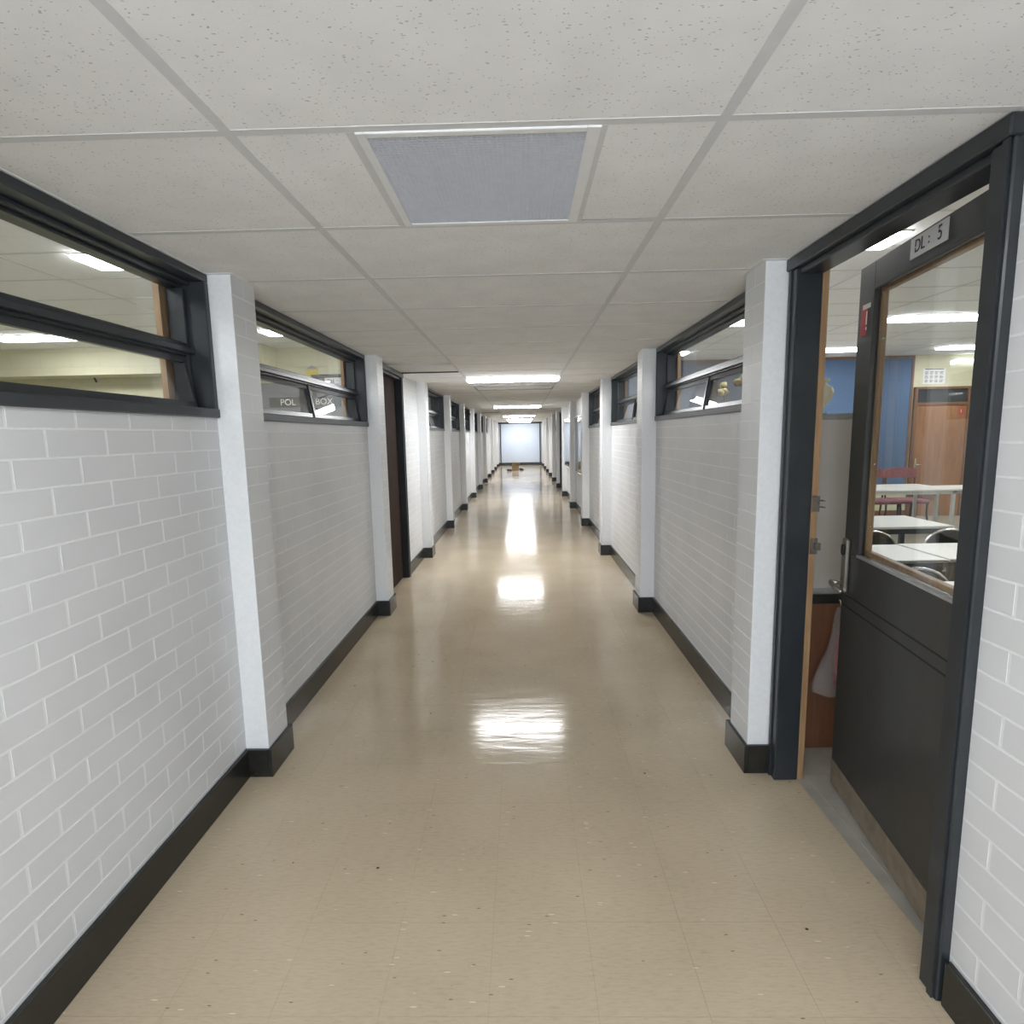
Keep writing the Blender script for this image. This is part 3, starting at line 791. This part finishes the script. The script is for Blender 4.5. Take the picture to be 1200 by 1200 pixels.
# ------------------------------------------------------------------ the classrooms behind the walls
def room(nm, x0, x1, y0, y1, mat, ceil, fmat, label, kindf):
    w = empty(nm, (0, 0, 0)); tag(w, label, 'wall', kind='structure')
    MB().box(x0, x1, y1, y1 + .1, 0, RCEIL).build('far_side', mat, w)
    MB().box(x0, x1, y0 - .1, y0, 0, RCEIL).build('near_side', mat, w)
    xo = x1 if x1 > 0 else x0
    MB().box(min(xo, xo + .1 * (1 if xo > 0 else -1)), max(xo, xo + .1 * (1 if xo > 0 else -1)), y0, y1, 0, RCEIL).build('outer_side', mat, w)
    c = MB().box(x0, x1, y0, y1, RCEIL, RCEIL + .05).build('ceiling', ceil); tag(c, label.replace('walls', 'ceiling'), 'ceiling', kind='structure')
    g = MB()
    if kindf:
        k = 0
        q = x0 + .3
        while q < x1: g.box(q - .012, q + .012, y0, y1, RCEIL - .003, RCEIL); q += 1.2
        q = y0 + .5
        while q < y1: g.box(x0, x1, q - .012, q + .012, RCEIL - .0025, RCEIL); q += .61
        tag(g.build('ceiling_grid', M['tee'], c), kind='stuff')
    f = MB().box(x0, x1, y0, y1, -.05, -.001).build('floor', fmat); tag(f, label.replace('walls', 'floor'), 'floor', kind='structure')
    return w, f
RX0, RX1, RYN, RYF = 1.285, 9.6, -.6, 10.3
rw, rf = room('wall_classroom_right', RX0, RX1, RYN, RYF, M['cream'], M['roomceil'], M['roomfloor'], 'cream block walls of the right classroom', True)
lw, lfl = room('wall_classroom_left', -8.6, -1.505, -1.5, 8.0, M['cream'], M['roomceil'], M['roomfloor'], 'cream block walls of the left classroom', True)
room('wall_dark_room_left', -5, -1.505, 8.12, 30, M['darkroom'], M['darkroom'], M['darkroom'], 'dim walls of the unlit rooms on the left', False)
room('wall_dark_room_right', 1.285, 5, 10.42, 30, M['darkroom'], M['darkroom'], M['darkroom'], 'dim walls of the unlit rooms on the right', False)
# threshold and grey tiles inside the near door
th = MB().box(1.2352, 1.285, DY0, DY1, -.03, -.0015).build('trim_1', M['greyfloor']); tag(th, 'grey threshold strip under the near right door', 'threshold', kind='structure')
tcache = {}
for iy in range(-3, 8):
    for ix in range(5):
        a, b = 1.286 + ix * .30, 1.286 + (ix + 1) * .30; c_, d_ = 1.56 + iy * .30, 1.56 + (iy + 1) * .30
        if d_ - c_ < .02: continue
        k = (round(d_ - c_, 3))
        if k not in tcache: tcache[k] = MB().box(.001, .299, .001, d_ - c_ - .001, 0, .003).mesh('floor_tile', [M['greyfloor']])
        link('floor_tile', tcache[k], rf, (a, c_, -.001))

def troffer(x, y, label, w=1.2, d=.3, z=RCEIL, lit=True):
    t = empty('ceiling_light', (x, y, z), label=label, cat='light', group='classroom ceiling lights')
    MB().box(-.01, w + .01, -.01, d + .01, -.01, 0, c=.002).build('frame', M['whitemetal'], t)
    MB().box(.0, w, .0, d, -.030, -.01, c=.008).build('diffuser', M['roomtube'], t)
cn = ['nearest', 'second', 'third']
for iy, y in enumerate((3.88, 6.66, 9.15)):
    for ix, x in enumerate((1.33, 4.22, 6.66)):
        if ix == 0 and iy > 0: x = 1.45
        rowt = ('near', 'middle', 'far')[iy]; colt = ('nearest the corridor', 'in the middle column', 'farthest from the corridor')[ix]
        troffer(x, y, 'lit panel in the right classroom ceiling, %s row, %s' % (rowt, colt))
for iy, y in enumerate((1.1, 3.9, 6.62)):
    for ix, x in enumerate((-3.0, -6.2)):
        troffer(x, y, 'lit panel in the left classroom ceiling, %s row, %s' % (('near', 'middle', 'far')[iy], ('by the corridor', 'away from the corridor')[ix]))
bt = MB().box(7.6, 8.05, 10.23, 10.29, 2.70, 2.755).build('glow_bar', M['barglow']); tag(bt, 'small glowing bar high on the far wall of the right classroom', 'light')  # small emissive bar just below the ceiling line

# far wall furniture: pinboard, door, poster
pb = empty('pinboard', (4.4, RYF, .56), label='large blue pinboard with timber frame on the classroom far wall', cat='pinboard')
MB().box(0, 2.47, -.02, 0, 0, 2.24).build('felt', M['blue'], pb)
MB().box(0, 2.47, -.03, 0, 2.24, 2.285).box(2.47, 2.51, -.03, 0, -.03, 2.285).box(0, 2.47, -.03, 0, -.03, 0).box(-.04, 0, -.03, 0, -.03, 2.285).build('frame', M['trimwood'], pb)
sk = MB().box(RX0, 6.94, RYF - .015, RYF, 0, .11).box(7.93, RX1, RYF - .015, RYF, 0, .11).build('baseboard_classroom', M['trimwood']); tag(sk, 'brown timber skirting on the classroom far wall', 'baseboard', kind='structure')
d4 = empty('door_4', (6.94, RYF, 0)); tag(d4, 'brown veneer door with a glazed transom in the far classroom wall', 'door', kind='structure')
MB().box(0, .05, -.05, 0, 0, 2.30).box(.93, .99, -.05, 0, 0, 2.30).box(.05, .93, -.05, 0, 2.26, 2.30).box(.05, .93, -.05, 0, 1.98, 2.03).build('door_frame', M['trimwood'], d4)
lf4 = MB().box(.05, .93, -.03, -.002, .005, 1.98, c=.002).build('door_leaf', M['doorwood'], d4)
MB().box(.05, .93, -.02, -.005, 2.03, 2.26).build('pane', flat('dark_mirror_glass', (0.04, 0.045, 0.05), 0.05, bstr=0), d4)
vt = MB()
for i in range(8): vt.box(.08, .58, -.036, -.03, .28 + i * .03, .298 + i * .03)
vt.build('vent_louvre', M['trimwood'], lf4)
MB().tube([(.10, -.03, .93), (.10, -.07, .93), (.22, -.07, .93)], .009).box(.085, .115, -.036, -.03, .88, 1.05).build('lever_handle', M['chrome'], lf4)
s4 = MB().box(.80, .87, -.032, -.03, 1.80, 1.92).build('sticker', M['red'], lf4); MB().box(.83, .84, -.033, -.032, 1.84, 1.90).build('print', M['whiteink'], s4)
po = empty('poster', (7.08, RYF, 2.35), label='white wall chart of small text above the far classroom door', cat='poster')
MB().box(0, .39, -.004, 0, 0, .27).build('sheet', M['paper'], po)
pr = MB(); random.seed(3)
pr.box(0.03, .36, -.005, -.004, .25, .262)
for cx in range(4):
    for r in range(3):
        for q in range(3): pr.box(.035 + cx * .085, .035 + cx * .085 + random.uniform(.04, .065), -.005, -.004, .03 + r * .07 + q * .018, .037 + r * .07 + q * .018)
pr.build('printed_lines', M['ink'], po)
# second pinboard behind the right high windows
pb2 = empty('pinboard', (1.42, RYF, .56), label='slate blue pinboard on the classroom far wall, seen through the right high window', cat='pinboard')
MB().box(0, 2.80, -.02, 0, 0, 2.24).build('felt', M['slate'], pb2)
MB().box(0, 2.80, -.03, 0, 2.24, 2.285).box(2.80, 2.84, -.03, 0, -.03, 2.285).box(0, 2.80, -.03, 0, -.03, 0).box(-.04, 0, -.03, 0, -.03, 2.285).build('frame', M['trimwood'], pb2)
# storage unit just inside the door
cbn = empty('storage_cabinet', (1.345, 2.68, 0), label='brown veneer cabinet with black worktop just inside the open door', cat='cabinet')
MB().box(0, .27, 0, 2.1, .004, .755, c=.003).build('body', M['cabwood'], cbn)
MB().box(-.02, .285, -.012, 2.11, .755, .80, c=.004).build('worktop', M['chairblack'], cbn)
for k in range(3): 
    dd = MB().box(.27, .288, .02 + k * .69, .69 + k * .69, .04, .74, c=.002).build('cabinet_door', M['cabwood'], cbn)
    MB().box(.288, .30, .60 + k * .69, .615 + k * .69, .45, .58, c=.003).build('handle', M['nickel'], dd)
ht = empty('shelf_hutch', (1.345, 2.69, .80), label='tall pale panel-sided hutch standing on the brown cabinet', cat='shelf')
MB().box(0, .25, 0, .018, .0, .835, c=.001).build('side_panel', M['mdf'], ht); MB().box(0, .25, 2.06, 2.078, .0, .835, c=.001).build('side_panel', M['mdf'], ht)
MB().box(0, .012, .018, 2.06, .0, .835).build('back_panel', M['mdf'], ht)
MB().box(-.004, .254, -.004, 2.08, .835, .862, c=.002).build('top', M['greytrim'], ht)
MB().box(-.002, .252, -.003, -.0, .0, .028).build('bottom_rail', M['greytrim'], ht)
for z in (.28, .56): MB().box(.012, .25, .018, 2.06, z, z + .018).build('shelf', M['mdf'], ht)
vs = MB().lathe([(.028, 0), (.030, .006), (.012, .014), (.014, .022), (.034, .05), (.052, .082), (.056, .104), (.050, .122), (.034, .134), (.026, .138), (.026, .150), (.036, .154), (.036, .162), (.030, .162), (.022, .15)], 1.418, 2.75, 1.6625, 28)
tag(vs.build('urn_vase', M['ceramic']), 'cream ceramic urn vase standing on the pale hutch by the door', 'vase')
# plastic bag hanging on the cabinet
bg = empty('plastic_bag', (1.50, 2.668, .75), label='clear plastic bag with red contents hanging on the cabinet end', cat='bag')
bm_ = MB(); prof = [(-.014, .015, 0), (-.022, .02, -.05), (-.03, .03, -.12), (-.045, .036, -.20), (-.07, .04, -.30), (-.09, .034, -.38), (-.085, .02, -.42), (-.03, .008, -.45)]
vsx = []
n_ = 16
for (hx, hy, z) in prof:
    for k in range(n_):
        a = 2 * math.pi * k / n_; wob = 1 + .12 * math.sin(3 * a + z * 20)
        vsx.append((abs(hx) * 1.25 * math.cos(a) * wob + .004, -.045 + hy * math.sin(a) * wob, z))
fsx = [[i * n_ + k, i * n_ + (k + 1) % n_, (i + 1) * n_ + (k + 1) % n_, (i + 1) * n_ + k] for i in range(len(prof) - 1) for k in range(n_)]
bm_.add(vsx, fsx, 0, True); bm_.build('film', M['bag'], bg)
MB().blob(.018, -.045, -.24, .035, .022, .12, n=12, m=8, jit=.08).blob(.022, -.045, -.36, .04, .022, .04, n=10, m=6, jit=.1).build('red_contents', M['red'], bg)
MB().tube([(.01, -.04, -.002), (.01, -.028, .02), (.01, -.018, .03)], .003).build('handle_loop', M['paper'], bg)

def flowers(x, y, label, sc=1.0, seed=5, num=26, base=.20):
    random.seed(seed)
    t = empty('dried_flowers', (x, y, 1.662), label=label, cat='plant')
    MB().lathe([(.035, 0), (.045, .02), (.05, .06), (.035, .10), (.028, .12), (.034, .13)], 0, 0, 0, 16).build('pot', M['darkwood'], t)
    fm = MB()
    for i in range(num):
        a = random.uniform(0, 6.28); r = random.uniform(0, .075) * sc; z = base + random.uniform(0, .10) * sc
        fm.blob(r * math.cos(a), r * math.sin(a) * 1.3, z, .028, .028, .024, n=7, m=5, jit=.25)
    tag(fm.build('flower_heads', M['straw'], t), kind='stuff')
    smm = MB()
    for i in range(7):
        a = i * .9; smm.tube([(0, 0, .08), (.02 * math.cos(a), .02 * math.sin(a), .15), (.04 * math.cos(a), .05 * math.sin(a), .22)], .003, 5)
    smm.build('stems', M['darkwood'], t)
flowers(1.49, 3.80, 'bunch of dried yellow flowers in a pot on the hutch, nearer the door', 1.2, base=.17)
flowers(1.47, 4.20, 'smaller bunch of dried yellow flowers in a pot on the hutch, farther along', .75, 9, num=7, base=.20)

# tables
def table(x0, x1, y0, y1, z, top, leg, label, lw=.04, group='white topped tables'):
    t = empty('table', (x0, y0, 0), label=label, cat='table', group=group); w = x1 - x0; d = y1 - y0
    MB().box(0, w, 0, d, z - .022, z, c=.003).build('tabletop', M[top], t)
    MB().box(.02, w - .02, .02, .04, z - .07, z - .022).box(.02, w - .02, d - .04, d - .02, z - .07, z - .022).box(.02, .04, .04, d - .04, z - .07, z - .022).box(w - .04, w - .02, .04, d - .04, z - .07, z - .022).build('apron', M[leg], t)
    for (a, b) in ((.02, .02), (w - .02 - lw, .02), (.02, d - .02 - lw), (w - .02 - lw, d - .02 - lw)):
        lg = MB().box(a, a + lw, b, b + lw, .02, z - .022, c=.003).build('leg', M[leg], t)
        MB().box(a - .002, a + lw + .002, b - .002, b + lw + .002, .002, .02).build('foot_cap', M['rubber'], lg)
table(4.35, 6.03, 7.88, 8.72, .74, 'tabletop', 'greymetal', 'long pale table at the back of the classroom, left one, maroon chairs behind')
table(6.06, 7.75, 7.80, 8.42, .74, 'tabletop', 'greymetal', 'long pale table at the back of the classroom, in front of the brown door')
table(2.40, 3.74, 4.90, 5.55, .74, 'tabletop', 'blackmetal', 'white table with black apron and legs, seen third through the door glass')
table(1.95, 2.745, 3.62, 4.14, .74, 'tabletop', 'blackmetal', 'small white table with black legs, left of a pushed-together pair')
table(2.755, 4.0, 3.62, 4.14, .745, 'tabletop', 'blackmetal', 'white table with black legs, right of a pushed-together pair')
table(2.05, 3.3, 2.55, 3.10, .74, 'tabletop', 'blackmetal', 'nearest white table, only its corner showing above the door panel')

def black_chair(x, y, rz, label):
    t = empty('stacking_chair', (x, y, 0), rz, label=label, cat='chair', group='black vinyl chairs at the white tables')
    # local: back of the chair at -y side, seat toward +y
    MB().box(-.20, .20, -.18, .22, .43, .465, c=.015).build('seat', M['chairblack'], t)
    def arch(w, z0, z1, y, n=14):
        p = []
        for i in range(n + 1):
            a = math.pi * i / n; p.append((-w * math.cos(a), y, z0 + (z1 - z0) * math.sin(a) ** .75))
        return p
    out = arch(.205, .60, .80, -.23); inn = [(-.19, -.23, .56), (.19, -.23, .56)]
    bk = MB(); poly = [(p[0] * .96, p[2] - .006) for p in out] + [(.185, .56), (-.185, .56)]
    bk.prism(poly, 1, -.238, -.214); bk.build('backrest', M['chairblack'], t)
    MB().tube([(-.205, -.19, .44), (-.207, -.22, .55)] + out + [(.207, -.22, .55), (.205, -.19, .44)], .0095, 8).build('back_frame', M['chrome'], t)
    for sx in (-1, 1):
        for (ya, yb) in ((-.17, -.24), (.20, .23)):
            l_ = MB().tube([(sx * .19, ya, .43), (sx * .205, yb, .012)], .0095, 8).build('leg', M['chrome'], t)
            MB().tube([(sx * .2045, yb, .022), (sx * .205, yb, .0)], .013, 8).build('foot_cap', M['rubber'], l_)
for (x, y, rz, lab) in [(3.32, 4.62, 0, 'black vinyl chair with chrome rim behind the pushed-together tables'),
                        (2.70, 4.60, 0, 'black vinyl chair partly hidden by the door stile'),
                        (2.68, 3.39, 0, 'black vinyl chair in front of the pushed-together pair, at right'),
                        (2.22, 3.39, .0, 'black vinyl chair in front of the pushed-together pair, at left')]:
    black_chair(x, y, rz, lab)
def maroon_chair(x, y, rz, label):
    t = empty('dining_chair', (x, y, 0), rz, label=label, cat='chair', group='maroon chairs at the back table')
    MB().box(-.23, .23, -.22, .22, .42, .48, c=.02).build('seat', M['maroon'], t)
    n = 12; top = []
    for i in range(n + 1):
        u = -1 + 2 * i / n; top.append((u * .235, .97 - .05 * u * u))
    MB().prism(top + [(.235, .80), (-.235, .80)], 1, .19, .235).build('backrest', M['maroon'], t)
    MB().tube([(-.225, .205, .82), (-.215, .20, .45)], .014).tube([(.225, .205, .82), (.215, .20, .45)], .014).build('back_posts', M['darkwood'], t)
    for sx in (-1, 1):
        for sy in (-1, 1):
            MB().tube([(sx * .20, sy * .19, .42), (sx * .19, sy * .20, .25), (sx * .22, sy * .25, 0)], [.018, .015, .013]).build('leg', M['darkwood'], t)
maroon_chair(5.60, 8.96, .05, 'maroon upholstered chair behind the back table, left one')
maroon_chair(6.08, 9.0, -.06, 'maroon upholstered chair behind the back table, right one next to the brown door')

# left classroom things seen through the high windows
def facing_text(body, size, parent, x, y, z, mat, sx=1):
    return text_mesh(body, size, 'lettering', mat, parent, (x, y, z), (math.radians(90), 0, 0), sx=sx)
yc = empty('wall_card', (-2.98, 8.0, 2.43), label='small yellow house-shaped card high on the left classroom wall', cat='card')
MB().box(0, .15, -.008, 0, 0, .13).build('card', M['yellow'], yc)
MB().prism([(-.01, .13), (.16, .13), (.075, .185)], 1, -.010, 0).build('card_top', M['greytrim'], yc)
ld = empty('door_5', (-2.86, 8.0, 0)); tag(ld, 'grey door with a dark transom in the far wall of the left classroom', 'door', kind='structure')
MB().box(-.05, 0, -.05, 0, 0, 2.48).box(.9, .95, -.05, 0, 0, 2.48).box(0, .9, -.05, 0, 2.44, 2.48).box(0, .9, -.05, 0, 2.26, 2.30).build('door_frame', M['charcoalband'], ld)
MB().box(0, .9, -.03, 0, .005, 2.26).build('door_leaf', M['greyboard'], ld)
MB().box(0, .9, -.02, -.004, 2.30, 2.44).build('pane', flat('transom_glass', (0.12, 0.12, 0.12), 0.1, bstr=0), ld)
sg2 = MB().box(.13, .50, -.03, -.02, 2.305, 2.438).build('room_sign', M['paper'], ld); sg2['label'] = 'white sign reading DL 10'
facing_text('DL', .11, sg2, .225, -.031, 2.372, M['ink']); facing_text('10', .11, sg2, .415, -.031, 2.372, M['ink'])
MB().box(.305, .318, -.031, -.03, 2.39, 2.402).box(.305, .318, -.031, -.03, 2.345, 2.357).build('lettering', M['ink'], sg2)
gb1 = empty('notice_board', (-3.62, 7.99, 1.66), label='grey board with dark band lettered POL on the left classroom wall', cat='board')
MB().box(0, .66, -.03, 0, 0, .72).build('board', M['greyboard'], gb1)
b1 = MB().box(.10, .60, -.036, -.03, .38, .52).build('band', M['charcoalband'], gb1); facing_text('POL', .12, b1, .36, -.037, .447, M['whiteink'])
b2 = MB().box(-.09, .34, -.056, -.03, 2.04, 2.18).build('banner', M['charcoalband'], ld); b2['label'] = 'dark banner lettered BOX in white'
facing_text('BOX', .12, b2, .113, -.057, 2.109, M['whiteink'])
lb = MB().box(-8.6, -3.4, 7.6, 8.0, 2.5, RCEIL).build('trim_2', M['cream']); tag(lb, 'cream beam along the top of the left classroom far wall', 'beam', kind='structure')
hk = MB().tube([(-5.93, 7.98, 2.60), (-5.93, 7.94, 2.60), (-5.94, 7.93, 2.50), (-5.93, 7.95, 2.44)], .012).build('wall_hook', M['blackmetal']); tag(hk, 'dark hook on the cream wall seen through the near left window', 'hook')
